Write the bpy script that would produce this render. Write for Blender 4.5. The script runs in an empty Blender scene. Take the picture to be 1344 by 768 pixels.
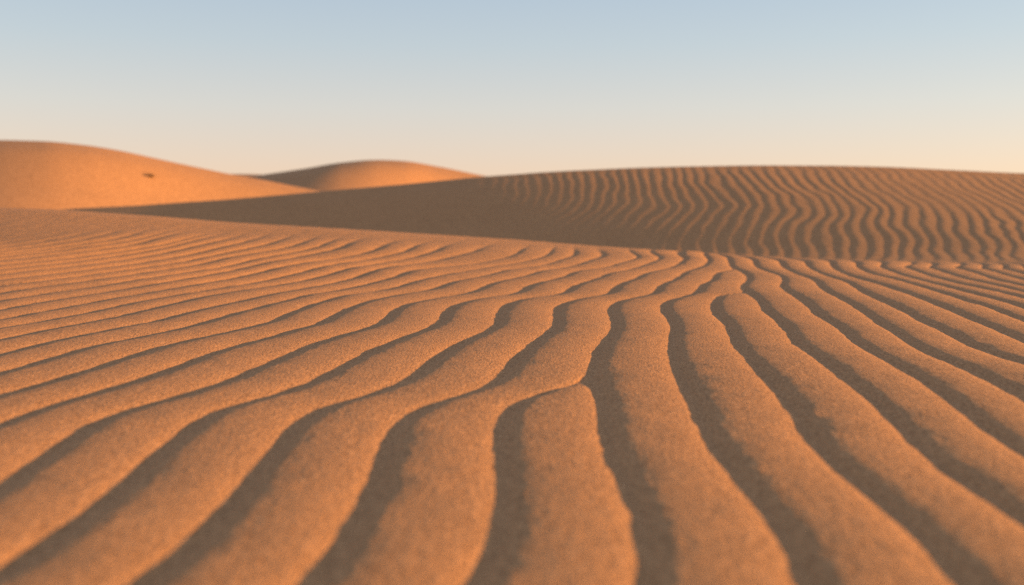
import bpy, math, random
import numpy as np
random.seed(7)
rng = np.random.default_rng(11)
S = bpy.context.scene
COL = S.collection

# ------------------------------------------------------------------ camera
FP, CX, CY = 1344 * 35 / 36, 672.0, 384.0
CAMZ = 0.40
PITCH = math.atan(94 / FP)
cam = bpy.data.cameras.new('camera')
cam.lens = 35; cam.sensor_width = 36
cam.clip_start = 0.02; cam.clip_end = 20000
cam.dof.use_dof = True; cam.dof.focus_distance = 3.5; cam.dof.aperture_fstop = 2.0
co = bpy.data.objects.new('camera', cam); COL.objects.link(co)
co.location = (0, 0, CAMZ); co.rotation_euler = (math.pi / 2 - PITCH, 0, 0)
S.camera = co

def ray(x, y):
    a, b = (x - CX) / FP, -(y - CY) / FP
    c, s = math.cos(PITCH), math.sin(PITCH)
    return np.array([a, c + b * s, b * c - s])

# ------------------------------------------------------------------ noise
_T = rng.random((256, 256))
def vnoise(x, y):
    xi, yi = np.floor(x).astype(int), np.floor(y).astype(int)
    fx, fy = x - xi, y - yi
    fx = fx * fx * fx * (fx * (fx * 6 - 15) + 10); fy = fy * fy * fy * (fy * (fy * 6 - 15) + 10)
    g = lambda i, j: _T[i & 255, j & 255]
    return ((g(xi, yi) * (1 - fx) + g(xi + 1, yi) * fx) * (1 - fy) + (g(xi, yi + 1) * (1 - fx) + g(xi + 1, yi + 1) * fx) * fy) * 2 - 1
def fbm(x, y, o=3):
    s, a = 0, 1.0
    for k in range(o):
        s = s + a * vnoise(x * 2 ** k + 17.3 * k, y * 2 ** k + 5.1 * k); a *= .5
    return s

def smooth(t): t = np.clip(t, 0, 1); return t * t * (3 - 2 * t)

def hermite(xs, ys):
    """smooth monotone-ish curve through knots"""
    xs, ys = np.array(xs, float), np.array(ys, float)
    d = np.diff(ys) / np.diff(xs)
    m = np.concatenate([[d[0]], np.where(d[:-1] * d[1:] > 0, 2 * d[:-1] * d[1:] / (d[:-1] + d[1:] + 1e-12), 0), [d[-1]]])
    def f(x):
        x = np.clip(x, xs[0], xs[-1])
        i = np.clip(np.searchsorted(xs, x, side='right') - 1, 0, len(xs) - 2)
        h = xs[i + 1] - xs[i]; t = (x - xs[i]) / h
        return ((2*t**3 - 3*t**2 + 1) * ys[i] + (t**3 - 2*t**2 + t) * h * m[i] + (-2*t**3 + 3*t**2) * ys[i+1] + (t**3 - t**2) * h * m[i+1])
    return f

# ------------------------------------------------------------------ near ground: broad shape
edge_y = hermite([-600, -200, 0, 70, 200, 300, 450, 620, 740, 850, 950, 1050, 1300, 1800],
                 [262, 266, 271.5, 274.5, 283.5, 292, 301, 312, 320, 326.5, 334, 341, 348, 348])
DC = 10.0
swell = hermite([0, .15, .35, .6, .85, .96, 1.06, 1.2, 1.5, 1.9, 2.4], [0, .012, .085, .3, .76, .955, 1.0, .86, .2, -.5, -.6])
def base_z(X, Y):
    q = CX + FP * X / np.maximum(Y, .5)
    zc = CAMZ - (edge_y(q) - 290) / FP * DC
    u = (Y - 3.9) / (DC - 3.9)
    return zc * swell(np.clip(u, 0, 2.4)) - .30 * smooth((Y - 9.3) / 8) * smooth((q - 650) / 200)

def hit(x, y):
    d = ray(x, y)
    Y = np.linspace(.8, 13, 6000)
    P = d[None] * (Y / d[1])[:, None]
    below = (CAMZ + P[:, 2]) < base_z(P[:, 0], Y) + .006
    i = int(np.argmax(below)) if below.any() else len(Y) - 1
    return P[i, 0], Y[i]

# ------------------------------------------------------------------ sand ripples: foot line of each ripple, left to right
BANDS = [
 [(0,337),(100,325),(200,311)],
 [(0,342),(100,331),(200,317)],
 [(0,349),(100,337.5),(200,323),(240,316)],
 [(0,355),(100,343.5),(200,328.5),(245,319)],
 [(0,361),(100,350),(200,335.5),(237,327),(267,321)],
 [(0,368),(100,357),(200,342.5),(245,335),(289,324.6)],
 [(0,376),(100,364),(200,350),(237,344.6),(267,338),(304,330.5),(327,324.6)],
 [(0,385),(34,380),(100,371),(200,357),(245,350.6),(271,346),(292,339),(327,333.5),(364,326)],
 [(0,395),(52,386.5),(104,380),(200,365),(237,360),(274,354),(309,348),(326,341.7),(349,338),(400,327)],
 [(0,406),(52,397),(104,389),(156,381),(200,373.7),(230,370),(260,364),(289,359),(319,353),(349,345),(367,341.7),(400,335),(430,329)],
 [(0,418),(52,409),(104,399.5),(156,390),(208,382),(245,376),(274,370.7),(304,366),(334,359.5),(364,352),(400,345),(445,339),(474,334),(492,328)],
 [(0,429.5),(65,419),(117,409),(169,398),(221,389),(273,381),(297,376.6),(334,370.7),(371,363),(400,356),(422,350),(452,345),(489,339),(516,334),(540,328)],
 [(0,444),(52,433),(104,424),(156,414),(208,402),(260,390),(312,382),(349,376.6),(400,367),(430,360),(452,353),(474,349),(512,343),(541,338),(558,333),(580,327)],
 [(0,463),(52,449),(104,439),(156,429),(208,420),(247,409),(286,400),(350,387),(400,378),(430,372.5),(460,365),(477,359),(489,354.6),(512,349),(541,346),(571,341),(593,335),(630,329)],
 [(0,488),(39,476),(91,459),(130,450),(182,441),(234,431),(273,420),(312,409),(350,400),(400,387.4),(430,383),(460,377),(489,370),(519,362),(530,356),(541,353),(564,351),(600,348),(637,343),(660,338),(682,332)],
 [(0,517),(42,505),(104,487),(146,474),(182,459),(221,450),(273,440),(350,423),(376,411),(402,401),(437,390.5),(460,386),(489,382),(512,378.5),(534,371),(556,365),(579,360),(600,357),(622,353),(645,349),(680,344),(700,340),(720,334)],
 [(0,554),(26,543),(62,530),(104,518),(156,504),(208,487),(260,467),(299,453),(350,442),(384,432),(415,425.5),(433,414),(452,405),(474,396),(504,389),(534,383.7),(561,380),(572,377),(586,371),(600,367),(615,365),(645,359),(662,353),(689,350),(716,347),(730,341),(749,336)],
 [(0,632),(34,607),(65,586),(96,568),(104,560),(135,543),(169,534),(208,523),(247,514),(273,505),(307,491),(350,474),(376,461),(415,446),(454,437),(475,432),(496,425),(506,414),(514,406),(532,397.5),(571,390),(600,385.5),(615,383),(625,379),(640,372),(660,366.5),(682,363),(697,358),(710,354),(734,351),(756,347),(768,341),(783,337)],
 [(0,741),(39,718),(91,683),(130,654),(156,630),(182,607),(208,585),(240,560),(263,543),(292,531),(326,523),(350,518),(381,507.5),(415,492),(449,476),(475,461),(506,448),(537,438.5),(563,429.5),(577,419),(579,410),(590,401),(610,394),(642,388.5),(662,386),(677,383.5),(683,379),(690,374),(705,370),(725,366),(740,362),(748,357),(759,353.5),(785,351),(802,348),(812,344),(830,339)],
 [(167,768),(198,745),(229,722),(260,693),(286,667),(310,638),(331,610),(350,590),(366,570),(376,557),(399,539),(428,527),(462,519),(496,510),(519,500),(543,485.5),(563,468.5),(584,454),(610,444),(634,435),(648,427),(650,411),(656,402),(666,396),(684,391),(706,388),(728,386),(738,383.5),(743,379),(752,374),(768,369),(786,364),(792,359),(804,356),(824,353),(843,347),(859,340)],
 [(386,768),(418,735),(444,698),(462,667),(478,638),(491,604),(500,580),(506,562),(519,547),(543,531),(571,522),(605,514),(631,506),(652,491),(668,468.5),(688.5,453),(702,443),(716,436),(725,427),(723,414),(726,403),(739,396),(760,390),(782,387.5),(797,384),(802,378),(813,371),(830,366.5),(840,359.5),(857,354.5),(875,351.5),(885,347.5),(895,340)],
 [(605,768),(626,732),(642,698),(649,654),(649,615),(645,575),(647,562),(652,541),(665,526),(683,517),(703,511.5),(724,507.5),(744,504.5),(758,501)],
 [(830,768),(833,724),(828,680),(815,641),(796,602),(786,572),(784,545),(784,522),(776,508),(767,499),(770,484),(775.5,461),(786,448),(799,436),(803,427),(798,414),(795,406),(801.6,397),(815,392),(837,388),(852,385.5),(858,382),(860,377),(868,372),(883,366.5),(891,360.5),(897,355),(910,351.5),(921,348.5),(930,341)],
 [(1046,768),(1033,735),(1010,690),(981,651),(947,610),(922,575),(915,560),(908,536),(890,505),(878,476),(874,455.5),(876,441),(880,431),(877,420),(867,409),(865,402),(870,395),(881,390.5),(897,387.5),(908,384.5),(913,380),(917,374),(932,368),(935,361),(941,355)],
 [(1254,768),(1223,729),(1187,690),(1150,659),(1114,630),(1080,602),(1052,571),(1025.5,526),(999.5,497),(976,471),(957,449),(955,436),(952,427),(934,411),(931,401),(934,393),(944,387.5)],
 [(1344,688),(1306,662),(1267,636),(1228,610),(1194,581),(1163,549),(1135,521),(1098,495),(1067,468.5),(1035,449),(1032,436),(1020,422),(999,406),(993,394),(986,388),(976,383),(969,377),(973,372),(979,367),(978.6,362),(974,357.6),(964,353),(956,349),(955,341)],
 [(1344,597),(1301,570),(1280,557),(1241,526),(1202,497),(1161,474),(1116,449),(1106,435),(1093,425),(1067,411),(1055,398),(1043,389),(1026,380),(1021,374),(1026,366),(1022,361),(1010,357.5),(999,354),(989,350),(986,342)],
 [(1344,528),(1306,507.6),(1267,487),(1228,471),(1191,453),(1174,437),(1150,424),(1125,405),(1104,393),(1083,383),(1073,375.5),(1069,369),(1060,364),(1047,361),(1038,357),(1030,353),(1024,349),(1020,342)],
 [(1344,479),(1306,468.5),(1267,453),(1241,436),(1202,419),(1171,402),(1149,393),(1129.5,384),(1119,375.5),(1107,368),(1089,363.6),(1074,358.5),(1063,353),(1057,348),(1054,342)],
 [(1344,450),(1306,432),(1267,416),(1228,401),(1200,390),(1171,379),(1149,371),(1126.5,366),(1107,360),(1093,353),(1088,347),(1086,342)],
 [(1344,421),(1322,413),(1293,402),(1263,395),(1233,384),(1203,374),(1174,366),(1144,360),(1133,356),(1122,350),(1118,343)],
 [(1344,405),(1300,392),(1270,384),(1241,375.5),(1211,368),(1181,361),(1165,355),(1152,350),(1148,343)],
 [(1344,392),(1308,382),(1278,375.5),(1248,369.5),(1218,362),(1200,355.5),(1183,350),(1178,343)],
 [(1344,383),(1293,371),(1262,365),(1240,358.5),(1216,351),(1210,344)],
 [(1344,375.5),(1300,366),(1280,359),(1250,351),(1243,344)],
 [(1344,368),(1315,360),(1285,352),(1276,345)],
]
# rows are sampled evenly in inverse distance
NI = 1400
INV = np.linspace(1 / .42, 1 / 40.0, NI)
YI = 1 / INV
SLOPE = 0.105                       # general heading of the ripples
def band_curve(pts, k):
    P = sorted(((hit(x, y)) for x, y in pts), key=lambda p: p[1])
    Y = np.array([p[1] for p in P]); X = np.array([p[0] for p in P])
    keep = np.concatenate([[True], np.diff(Y) > 1e-3]); Y, X = Y[keep], X[keep]
    out = np.interp(INV[::-1], (1 / Y)[::-1], X[::-1])[::-1]
    w = .05 * np.sin(YI * 2.1 + .5 * k) + .02 * np.sin(YI * 5.3 - .4 * k)
    w0, w1 = np.interp(Y[0], YI[::-1], w[::-1]), np.interp(Y[-1], YI[::-1], w[::-1])
    s0 = np.clip((np.interp(Y[0] + .12, Y, X) - X[0]) / .12, -.5, .7)
    dY = np.minimum(YI - Y[0], 0); e = .35 * (1 - np.exp(dY / .35))
    out = np.where(YI < Y[0], X[0] - s0 * e + SLOPE * (dY + e) + (w - w0) * .6 * smooth(-dY / .5), out)
    out = np.where(YI > Y[-1], X[-1] + SLOPE * (YI - Y[-1]) + (w - w1), out)
    return out, Y[0], Y[-1]
curves = [band_curve(b, i) for i, b in enumerate(BANDS)]
XB = np.array([c[0] for c in curves])
# ripples that run out into their right-hand neighbour
for k in (21, 23, 24):
    Yend = curves[k][2]
    nxt = 25 if k == 24 else (25 if k == 23 else k + 1)
    m = smooth((YI - Yend) / .22)
    XB[k] = XB[k] * (1 - m) + XB[nxt] * m
ker = np.exp(-.5 * (np.arange(-12, 13) / 1.6) ** 2); ker /= ker.sum()
ker2 = np.exp(-.5 * (np.arange(-36, 37) / 11.) ** 2); ker2 /= ker2.sum()
wnear = smooth((INV - .21) / .15)
XB = np.array([np.convolve(np.pad(r, 12, mode='edge'), ker, mode='valid') * (1 - wnear) + np.convolve(np.pad(r, 36, mode='edge'), ker2, mode='valid') * wnear for r in XB])
left = [XB[0] - .185 * k - .02 * np.sin(YI * 1.3 + k) for k in range(30, 0, -1)]
right = [XB[-1] + .185 * k + .02 * np.sin(YI * 1.3 + k) for k in range(1, 31)]
XB = np.vstack([left, XB, right])
for i in range(1, len(XB)):
    XB[i] = np.maximum(XB[i], XB[i - 1] + .0001)
NB = np.arange(len(XB), dtype=float)

def phase_row(X, Y):
    f = np.interp(1 / Y, INV[::-1], np.arange(NI)[::-1].astype(float))
    i = int(min(max(math.floor(f), 0), NI - 2)); t = f - i
    xb = XB[:, i] * (1 - t) + XB[:, i + 1] * t
    keep = np.concatenate([[True], np.diff(xb) > .007])
    return np.interp(X, xb[keep], NB[:keep.sum()])

def make_profile(knots, n=512):
    """height of one ripple (in wavelengths) integrated from its slope"""
    t = np.arange(n) / n
    sl = hermite([k[0] for k in knots], [k[1] for k in knots])(t)
    pos, neg = sl.clip(0).sum(), -sl.clip(None, 0).sum()
    sl = np.where(sl < 0, sl * pos / neg, sl)
    z = np.cumsum(sl) / n
    return z - z.min()
PROF = make_profile([(0, -.06), (.02, .06), (.08, .33), (.14, .25), (.21, .115), (.33, .04), (.46, 0), (.62, -.06), (.80, -.16), (.94, -.30), (1, -.06)])
SHIFT = .06
def prof(ph):
    t = (ph - SHIFT) % 1.0 * 512
    i = np.floor(t).astype(int); f = t - i
    return PROF[i % 512] * (1 - f) + PROF[(i + 1) % 512] * f

def ripple_amp(X, Y, q):
    """1 where the sand is rippled, 0 where it is swept smooth on the swell's brow"""
    yb = hermite([-400, 0, 200, 400, 600, 800, 1000], [7.6, 7.8, 8.5, 8.7, 8.9, 9.3, 12.5])(q)
    m = 1 - smooth((Y - (yb - .5)) / 1.2)
    far = 1 - .35 * smooth((Y - 9.5) / 3)
    m = m * (1 + .9 * smooth((Y - 4.0) / 3) * smooth((700 - q) / 400))
    return np.where(q < 900, np.maximum(m, .06), np.clip(m, .06, 1) * far * (1 + .5 * smooth((Y - 7.5) / 2)))

def ground_row(X, Y):
    d = .012
    p0 = phase_row(X, Y)
    px = (phase_row(X + .004, Y) - phase_row(X - .004, Y)) / .008
    py = ((phase_row(X, Y + d) - phase_row(X, Y - d) + .5) % 1 - .5) / (2 * d)
    lam = 1 / np.sqrt(px * px + py * py + 1e-3)
    lam = .19 * (np.minimum(lam, .26) / .19) ** .65 * smooth(lam / .085)
    q = CX + FP * X / max(Y, .5)
    H = HR * lam * (1 + .10 * vnoise(X * 3.1, Y * 1.7 + X * 0)) * ripple_amp(X, np.full_like(X, Y), q)
    Yv = np.full_like(X, Y)
    z = base_z(X, Yv) + H * prof(p0)
    z += .004 * vnoise(X * .9 + 3, Yv * .8) + .0012 * fbm(X * 9, Yv * 9, 2) + .00022 * fbm(X * 75, Yv * 26, 2)
    return z
HR = 1.0

def mesh_grid(name, X, Y, Z, mat):
    r, c = X.shape
    co_ = np.stack([X, Y, Z], -1).reshape(-1, 3).astype(np.float32)
    i = np.arange((r - 1) * (c - 1)); a = (i // (c - 1)) * c + i % (c - 1)
    q = np.stack([a, a + 1, a + c + 1, a + c], 1).astype(np.int32)
    me = bpy.data.meshes.new(name)
    me.vertices.add(len(co_)); me.vertices.foreach_set('co', co_.ravel())
    me.loops.add(q.size); me.loops.foreach_set('vertex_index', q.ravel())
    me.polygons.add(len(q)); me.polygons.foreach_set('loop_start', np.arange(0, q.size, 4, dtype=np.int32))
    me.polygons.foreach_set('use_smooth', np.ones(len(q), bool))
    me.update(calc_edges=True)
    me.materials.append(mat)
    o = bpy.data.objects.new(name, me); COL.objects.link(o)
    return o

# ------------------------------------------------------------------ materials
def sand(name, base, grain=1.0, fine=260.0, spec=.15, streak=.28):
    m = bpy.data.materials.new(name); m.use_nodes = True
    nt = m.node_tree; N = nt.nodes; L = nt.links
    b = N['Principled BSDF']; b.inputs['Roughness'].default_value = .85
    b.inputs['Specular IOR Level'].default_value = spec
    tc = N.new('ShaderNodeTexCoord')
    def noise(scale, detail, rough=.6):
        n = N.new('ShaderNodeTexNoise'); n.inputs['Scale'].default_value = scale
        n.inputs['Detail'].default_value = detail; n.inputs['Roughness'].default_value = rough
        mp = N.new('ShaderNodeMapping'); mp.inputs['Scale'].default_value = (1, streak if scale > 20 else 1, 1)
        L.new(tc.outputs['Object'], mp.inputs['Vector']); L.new(mp.outputs['Vector'], n.inputs['Vector']); return n
    big, mid, fin = noise(.7, 4), noise(14, 3), noise(fine, 3, .75)
    col = N.new('ShaderNodeValToRGB')
    r, g, bl = base
    col.color_ramp.elements[0].position = .25; col.color_ramp.elements[0].color = (r * .42, g * .39, bl * .37, 1)
    col.color_ramp.elements[1].position = .75; col.color_ramp.elements[1].color = (r * 1.5, g * 1.52, bl * 1.6, 1)
    L.new(fin.outputs['Fac'], col.inputs['Fac'])
    mx = N.new('ShaderNodeMix'); mx.data_type = 'RGBA'; mx.blend_type = 'MULTIPLY'; mx.inputs[0].default_value = 1
    var = N.new('ShaderNodeMapRange'); var.inputs['To Min'].default_value = .86; var.inputs['To Max'].default_value = 1.14
    ad = N.new('ShaderNodeMath'); ad.operation = 'MULTIPLY_ADD'; ad.inputs[1].default_value = .5; 
    L.new(big.outputs['Fac'], ad.inputs[0])
    hm = N.new('ShaderNodeMath'); hm.operation = 'MULTIPLY'; hm.inputs[1].default_value = .5
    L.new(mid.outputs['Fac'], hm.inputs[0]); L.new(hm.outputs[0], ad.inputs[2])
    L.new(ad.outputs[0], var.inputs['Value'])
    L.new(col.outputs['Color'], mx.inputs[6]); L.new(var.outputs['Result'], mx.inputs[7])
    L.new(mx.outputs[2], b.inputs['Base Color'])
    b1 = N.new('ShaderNodeBump'); b1.inputs['Strength'].default_value = .27 * grain; b1.inputs['Distance'].default_value = .004
    n2 = noise(fine * .45, 3, .7); L.new(n2.outputs['Fac'], b1.inputs['Height'])
    b2 = N.new('ShaderNodeBump'); b2.inputs['Strength'].default_value = .8 * grain; b2.inputs['Distance'].default_value = .0032
    L.new(fin.outputs['Fac'], b2.inputs['Height']); L.new(b1.outputs['Normal'], b2.inputs['Normal'])
    L.new(b2.outputs['Normal'], b.inputs['Normal'])
    return m
BASE = (.54, .275, .112)
M_near = sand('dune_sand', BASE, 1.0, 200)
M_mid = sand('dune_sand_mid', BASE, .6, 60)
M_far = sand('dune_sand_far', BASE, .25, 14)

def tag(o, kind=None, label=None, cat=None, group=None):
    if kind: o['kind'] = kind
    if label: o['label'] = label
    if cat: o['category'] = cat
    if group: o['group'] = group
    return o

# ------------------------------------------------------------------ build the rippled foreground
qs = np.concatenate([np.arange(-1400, -200, 6), np.arange(-200, -20, 2.5), np.arange(-20, 1364, 1.3), np.arange(1364, 1544, 2.5), np.arange(1544, 2750, 6)])
ys = [523 / (y - 290) for y in np.arange(1200, 380, -1.0)]
ys += list(np.arange(ys[-1] + .01, 10.6, .0105))
ys += list(np.arange(10.62, 18, .06))
ys = np.array(ys)
X = (qs[None] - CX) / FP * ys[:, None]; Y = np.repeat(ys[:, None], len(qs), 1)
Z = np.array([ground_row(X[j], ys[j]) for j in range(len(ys))])
tag(mesh_grid('rippled_sand', X, Y, Z, M_near), 'structure', 'low rippled sand flat in the foreground, lit from the right', 'sand')

# ------------------------------------------------------------------ dunes
def dune_grid(qs, crest_y, Yc, Yf, zf, g, ub, ua=-.25):
    """heights over columns qs (bearing) and depth parameter u: foot 0, brow 1, lee beyond"""
    u = ub
    yc, yf, z0 = Yc(qs), Yf(qs), zf(qs)
    Yv = yf[None] + (yc - yf)[None] * u[:, None]
    zc = CAMZ + (290 - crest_y(qs)) / FP * yc
    G = g(u)[:, None]
    for _ in range(4):
        Zv = z0[None] + (zc - z0)[None] * G
        el = ((Zv - CAMZ) / Yv).max(0) * FP
        zc = zc + ((290 - crest_y(qs)) - el) / FP * yc
    Xv = (qs[None] - CX) / FP * Yv
    return Xv, Yv, Zv

# right-hand rippled dune
cy_r = hermite([-500, -200, 0, 70, 200, 300, 420, 520, 640, 760, 900, 1000, 1100, 1344, 1700, 2300],
               [310, 298, 284, 276, 269, 262, 251.5, 243, 232.5, 225, 219.5, 218, 219, 228, 243, 262])
Yc_r = hermite([-500, 200, 600, 1000, 1400, 2300], [24, 24, 24, 24.5, 25, 25])
Yf_r = hermite([-500, 200, 420, 600, 800, 1000, 1344, 2300], [21.6, 20.8, 19.2, 17.8, 16.9, 16.1, 15.0, 13])
zf_r = hermite([-500, 420,600, 800, 1000,1344, 2300], [-.35, -.32,-.30, -.26,-.24,-.22, -.1])
g_r = hermite([-.4, -.1, 0, .08, .3, .6, .85, 1, 1.15, 1.6, 2.4], [-.07, -.03, 0, .05, .30, .64, .89, 1, .97, .55, -.2])
qd = np.concatenate([np.arange(-500, 0, 8), np.arange(0, 560, 3), np.arange(560, 1360, 1.25), np.arange(1360, 2300, 5)])
ud = np.concatenate([np.linspace(-.4, -.03, 30), np.linspace(-.025, 1.03, 520), np.linspace(1.05, 2.4, 60)])
Xv, Yv, Zv = dune_grid(qd, cy_r, Yc_r, Yf_r, zf_r, g_r, ud)
GUIDES = [  # phase, lateral course of a ripple with image height, from brow to foot
 (-15, [(590,238),(592,255),(585,270),(560,290),(545,310),(535,345)]),
 (-8, [(690,230),(697,250),(692,268),(665,288),(645,308),(630,345)]),
 (0, [(802,222),(812,246),(811,268),(789,288),(768,308),(750,345)]),
 (8.3, [(926,218),(931,238),(945,256),(950,275),(945,295),(938,315),(930,345)]),
 (14.4, [(1018,218),(1034,240),(1064,262),(1070,278),(1062,295),(1058,315),(1056,345)]),
 (19.5, [(1094,219),(1111,241),(1140,262),(1160,278),(1164,295),(1168,315),(1172,345)]),
 (26, [(1192,221),(1225,245),(1256,265),(1284,285),(1290,300),(1300,320),(1310,345)]),
 (31.5, [(1275,224),(1310,245),(1352,265),(1390,285),(1410,305),(1430,345)]),
 (43, [(1450,232),(1500,255),(1560,275),(1610,300),(1650,345)]),
]
py = 290 - FP * (Zv - CAMZ) / Yv
gy = np.linspace(215, 350, 136)
GX = np.array([hermite([p[1] for p in g], [p[0] for p in g])(gy) for _, g in GUIDES]); GP = np.array([g[0] for g in GUIDES], float)
fine_rows = np.array([np.interp(qd, GX[:, k], GP) + np.minimum(qd - GX[0, k], 0) / 16 + np.maximum(qd - GX[-1, k], 0) / 18 for k in range(len(gy))])
fi = np.clip((py - 215) / (gy[1] - gy[0]), 0, len(gy) - 1.001); ii = fi.astype(int); ff = fi - ii
cols = np.arange(len(qd))[None].repeat(len(ud), 0)
ph = fine_rows[ii, cols] * (1 - ff) + fine_rows[ii + 1, cols] * ff
ph = ph + .34 * fbm(Xv * .55, Yv * .6, 3) + .17 * vnoise(Xv * 2.3, Yv * 1.6)
lam = .135
env = smooth((qd - 420) / 330)[None] * smooth((ud + .05) / .12)[:, None] * (1 - .75 * smooth((ud - .80) / .2) - .25 * smooth((ud - 1.0) / .3))[:, None]
env = env * (.85 + .35 * fbm(Xv * .45 + 9, Yv * .5, 2)).clip(.2, 1.4)
PD = make_profile([(0, 0), (.12, .22), (.25, .22), (.42, 0), (.6, -.13), (.85, -.17), (1, 0)])
t = (ph % 1.0) * 512; i0 = t.astype(int)
rd = PD[i0 % 512] * (1 - (t - i0)) + PD[(i0 + 1) % 512] * (t - i0)
Zv = Zv + env * lam * rd
Zv += .012 * fbm(Xv * .35, Yv * .35, 2) * smooth((ud + .1) / .3)[:, None]
tag(mesh_grid('rippled_dune', Xv, Yv, Zv, M_mid), 'structure', 'broad shaded dune on the right covered with wavy ripples', 'sand dune')

# lit dune on the left
cy_l = hermite([-900, -500, -200, 0, 60, 110, 160, 200, 250, 300, 345, 420, 520, 700, 900], [260, 215, 190, 185.5, 186.5, 191, 199, 207.5, 218.5, 229, 237, 250.5, 268, 290, 300])
K = lambda v: (lambda q: np.full_like(np.asarray(q, float), v))
Yc_l = hermite([-900, 0, 420, 900], [48, 50, 56, 62]); Yf_l = hermite([-900, -200, 0, 420, 900], [26, 28, 30, 45, 55])
g_s = hermite([-.3, 0, .1, .4, .75, 1, 1.2, 1.7, 2.6], [-.05, 0, .06, .42, .87, 1, .97, .6, -.1])
ql = np.arange(-900, 900, 5.0); ul = np.linspace(-.3, 2.6, 180)
Xl, Yl, Zl = dune_grid(ql, cy_l, Yc_l, Yf_l, K(-.4), g_s, ul)
Zl += .05 * fbm(Xl * .12, Yl * .12, 3) * smooth(ul / .3)[:, None]
tag(mesh_grid('sunlit_dune', Xl, Yl, Zl, M_far), 'structure', 'smooth orange sunlit dune at the left with a bush on its flank', 'sand dune')

# domed dune behind, left of centre
cy_m = hermite([-300, 100, 250, 330, 400, 450, 495, 530, 575, 640, 740, 900, 1100], [290, 262, 243, 232.5, 222.5, 214.5, 211, 212, 219, 231.5, 247, 275, 295])
qm = np.arange(-300, 1100, 4.0); um = np.linspace(-.3, 2.6, 160)
Xm, Ym, Zm = dune_grid(qm, cy_m, hermite([-300, 400, 640, 1100], [80, 82, 88, 92]), hermite([-300, 400, 640, 1100], [40, 44, 66, 80]), K(-.5), g_s, um)
Zm += .06 * fbm(Xm * .07, Ym * .07, 3) * smooth(um / .3)[:, None]
tag(mesh_grid('domed_dune', Xm, Ym, Zm, M_far), 'structure', 'distant domed dune, its right side orange and its left side shaded', 'sand dune')

# low far dune just showing between them
cy_f = hermite([-200, 150, 260, 310, 340, 400, 600, 1000], [285, 250, 233, 229, 229.5, 236, 262, 290])
qf = np.arange(-200, 1000, 5.0); uf = np.linspace(-.3, 2.6, 120)
Xf, Yf, Zf = dune_grid(qf, cy_f, K(150.), K(115.), K(-.5), g_s, uf)
tag(mesh_grid('far_dune', Xf, Yf, Zf, M_far), 'structure', 'low far dune showing above the foot of the sunlit dune', 'sand dune')

# desert floor out to the horizon
gx = np.sinh(np.linspace(-5.3, 5.3, 200)) * 6; GXX, GYY = np.meshgrid(gx, gx)
GZ = -.75 + .12 * fbm(GXX * .05, GYY * .05, 2)
rr = np.hypot(GXX, GYY)
GZ += smooth((rr - 200) / 500) * 1.5 * fbm(GXX * .004 + 4, GYY * .004, 2)
tag(mesh_grid('ground', GXX, GYY, GZ, M_far), 'structure', 'flat sandy desert floor between and beyond the dunes', 'sand')

# ------------------------------------------------------------------ dry bush on the sunlit dune
def dune_point(x, y, A):
    XX, YY, ZZ = A
    pxx = CX + FP * XX / YY; pyy = 290 - FP * (ZZ - CAMZ) / YY
    d = (pxx - x) ** 2 + (pyy - y) ** 2
    j = np.unravel_index(np.argmin(d + (YY > 50) * 1e5), d.shape)
    return XX[j], YY[j], ZZ[j]
def solid(name, color, rough=.9):
    m = bpy.data.materials.new(name); m.use_nodes = True
    n = m.node_tree.nodes.new('ShaderNodeTexNoise'); n.inputs['Scale'].default_value = 9
    r = m.node_tree.nodes.new('ShaderNodeValToRGB')
    r.color_ramp.elements[0].color = tuple(c * .6 for c in color) + (1,); r.color_ramp.elements[1].color = tuple(c * 1.4 for c in color) + (1,)
    m.node_tree.links.new(n.outputs['Fac'], r.inputs['Fac'])
    b = m.node_tree.nodes['Principled BSDF']; b.inputs['Roughness'].default_value = rough
    m.node_tree.links.new(r.outputs['Color'], b.inputs['Base Color']); return m
M_twig = solid('dry_twig', (.13, .075, .04)); M_leaf = solid('dry_leaf', (.16, .11, .05))
def tube(V, F, a, b, ra, rb, n=5):
    a, b = np.array(a), np.array(b); d = b - a; d /= np.linalg.norm(d) + 1e-9
    u = np.cross(d, [0, 0, 1.0]); u = u / (np.linalg.norm(u) + 1e-9) if np.linalg.norm(u) > 1e-3 else np.array([1., 0, 0]); v = np.cross(d, u)
    s = len(V)
    for P, r in ((a, ra), (b, rb)):
        for k in range(n):
            t = 2 * math.pi * k / n; V.append(tuple(P + r * (math.cos(t) * u + math.sin(t) * v)))
    for k in range(n): F.append((s + k, s + (k + 1) % n, s + n + (k + 1) % n, s + n + k))
def pydata(name, V, F, mat, parent=None, loc=None):
    me = bpy.data.meshes.new(name); me.from_pydata(V, [], F); me.update(); me.materials.append(mat)
    o = bpy.data.objects.new(name, me); COL.objects.link(o)
    if parent: o.parent = parent
    if loc is not None: o.location = loc
    return o
bx, by, bz = dune_point(199, 233, (Xl, Yl, Zl))
bush = bpy.data.objects.new('dry_shrub', None); COL.objects.link(bush); bush.location = (bx, by, bz - .02); bush.scale = (.66, .66, .5)
tag(bush, None, 'small dark dry bush alone on the flank of the sunlit left dune', 'bush')
V, F, LV, LF = [], [], [], []
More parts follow.
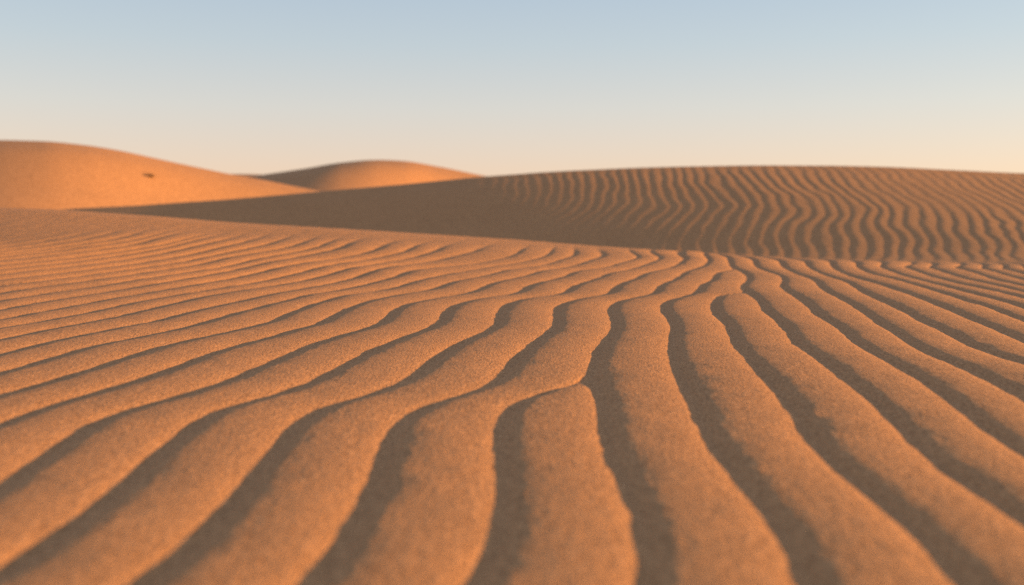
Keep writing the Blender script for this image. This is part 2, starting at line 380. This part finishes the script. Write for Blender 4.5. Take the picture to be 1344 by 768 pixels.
for k in range(34):
    lean = -abs(random.gauss(.35, .25)) if random.random() < .62 else random.gauss(.15, .15)
    p = np.array([random.uniform(-.12, .2), random.uniform(-.1, .1), 0.]); L_ = random.uniform(.22, .5)
    dirn = np.array([lean * 1.5, random.uniform(-.5, .5), random.uniform(.25, .7)]); dirn /= np.linalg.norm(dirn)
    r = .012
    for s in range(4):
        q = p + dirn * L_ / 4; tube(V, F, p, q, r, r * .7); r *= .7
        dirn = dirn + np.array([random.gauss(0, .2), random.gauss(0, .2), random.gauss(-.06, .15)]); dirn /= np.linalg.norm(dirn); p = q
        if s > 0:
            for _ in range(9):
                c = p + np.array([random.gauss(0, .04) for _ in range(3)]); a = np.array([random.gauss(0, 1) for _ in range(3)]); a /= np.linalg.norm(a)
                b2 = np.cross(a, [random.random(), .3, .5]); b2 /= np.linalg.norm(b2); i = len(LV)
                LV += [tuple(c - a * .028), tuple(c + b2 * .01), tuple(c + a * .028), tuple(c - b2 * .01)]; LF.append((i, i + 1, i + 2, i + 3))
pydata('branches', V, F, M_twig, bush); pydata('foliage', LV, LF, M_leaf, bush)

# ------------------------------------------------------------------ pale quartz grains that glint in the near sand
V, F = [], []
spots = [(442, 595), (397, 630), (538, 693), (747, 646), (1130, 662), (1170, 694), (1163, 712), (935, 600), (960, 655)]
spots += [(random.uniform(40, 1300), random.uniform(520, 740)) for _ in range(60)]
for n_, (x, y) in enumerate(spots):
    d = ray(x, y); t = CAMZ / -d[2]; 
    for _ in range(6):
        Xp, Yp = d[0] * t, d[1] * t; zz = float(ground_row(np.array([Xp]), Yp)[0]); t = (CAMZ - zz) / -d[2]
    c = np.array([d[0] * t, d[1] * t, zz]); r = (.0011 if n_ < 9 else random.uniform(.0006, .0009)) * (.6 + .5 * t)
    ax = rng.normal(size=(3, 3)); ax, _ = np.linalg.qr(ax); s = len(V)
    for k, (sx, l) in enumerate(((1, 1), (-1, 1), (1, .8), (-1, .8), (1, .6), (-1, .6))): V.append(tuple(c + np.array([0, 0, r * .5]) + ax[k // 2] * sx * l * r))
    for a in (0, 1):
        for b in (2, 3):
            for e in (4, 5): F.append((s + a, s + b, s + e))
gm = bpy.data.materials.new('quartz_grain'); gm.use_nodes = True
gm.node_tree.nodes['Principled BSDF'].inputs['Base Color'].default_value = (.8, .62, .42, 1)
gm.node_tree.nodes['Principled BSDF'].inputs['Roughness'].default_value = .6
tag(pydata('quartz_grains', V, F, gm), 'stuff', 'pale quartz grains glinting on the near ripples', 'sand grains')

# ------------------------------------------------------------------ light
EL, AZ = math.radians(6.8), math.radians(8)      # AZ: from +X towards +Y
sd = (math.cos(EL) * math.cos(AZ), math.cos(EL) * math.sin(AZ), math.sin(EL))
from mathutils import Vector
sun = bpy.data.lights.new('sun', 'SUN'); sun.energy = 5.0; sun.angle = math.radians(.6); sun.color = (1.0, .525, .165)
so = bpy.data.objects.new('sun', sun); COL.objects.link(so)
so.rotation_euler = Vector(sd).to_track_quat('Z', 'Y').to_euler()

W = bpy.data.worlds.new('World'); S.world = W; W.use_nodes = True
nt = W.node_tree; bg = nt.nodes['Background']
sky = nt.nodes.new('ShaderNodeTexSky'); sky.sky_type = 'NISHITA'; sky.sun_disc = False
sky.sun_elevation = EL; sky.sun_rotation = math.pi / 2 - AZ
sky.air_density = 1.0; sky.dust_density = .7; sky.ozone_density = 1.0; sky.altitude = 300
tcw = nt.nodes.new('ShaderNodeTexCoord'); sp = nt.nodes.new('ShaderNodeSeparateXYZ'); rp = nt.nodes.new('ShaderNodeValToRGB')
nt.links.new(tcw.outputs['Generated'], sp.inputs[0]); nt.links.new(sp.outputs['Z'], rp.inputs['Fac'])
BANDS_SKY = [(0, (3.9, 2.45, 1.95)), (.05, (3.75, 2.65, 2.25)), (.11, (3.15, 2.85, 2.75)), (.17, (2.5, 2.72, 2.95)), (.25, (1.95, 2.4, 3.0)), (.5, (1.35, 1.55, 2.2)), (1, (1.15, 1.3, 1.9))]
cr = rp.color_ramp
cr.elements[0].position = 0; cr.elements[1].position = 1
for k_, (p_, c_) in enumerate(BANDS_SKY):
    e_ = cr.elements[0] if k_ == 0 else (cr.elements[-1] if k_ == len(BANDS_SKY) - 1 else cr.elements.new(p_))
    e_.color = tuple(v / 4 for v in c_) + (1,)
sc4 = nt.nodes.new('ShaderNodeVectorMath'); sc4.operation = 'SCALE'; sc4.inputs['Scale'].default_value = 4
nt.links.new(rp.outputs['Color'], sc4.inputs[0])
mw = nt.nodes.new('ShaderNodeMix'); mw.data_type = 'RGBA'; mw.inputs[0].default_value = .72
nt.links.new(sky.outputs['Color'], mw.inputs[6]); nt.links.new(sc4.outputs['Vector'], mw.inputs[7])
nt.links.new(mw.outputs[2], bg.inputs['Color']); bg.inputs['Strength'].default_value = .125

V_ = S.view_settings; S.display_settings.display_device = 'sRGB'
V_.view_transform = 'Standard'; V_.look = 'None'; V_.exposure = .92; V_.gamma = 1; V_.use_curve_mapping = False
S.cycles.max_bounces = 6; S.cycles.volume_bounces = 1; S.cycles.diffuse_bounces = 3
S.cycles.use_denoising = False
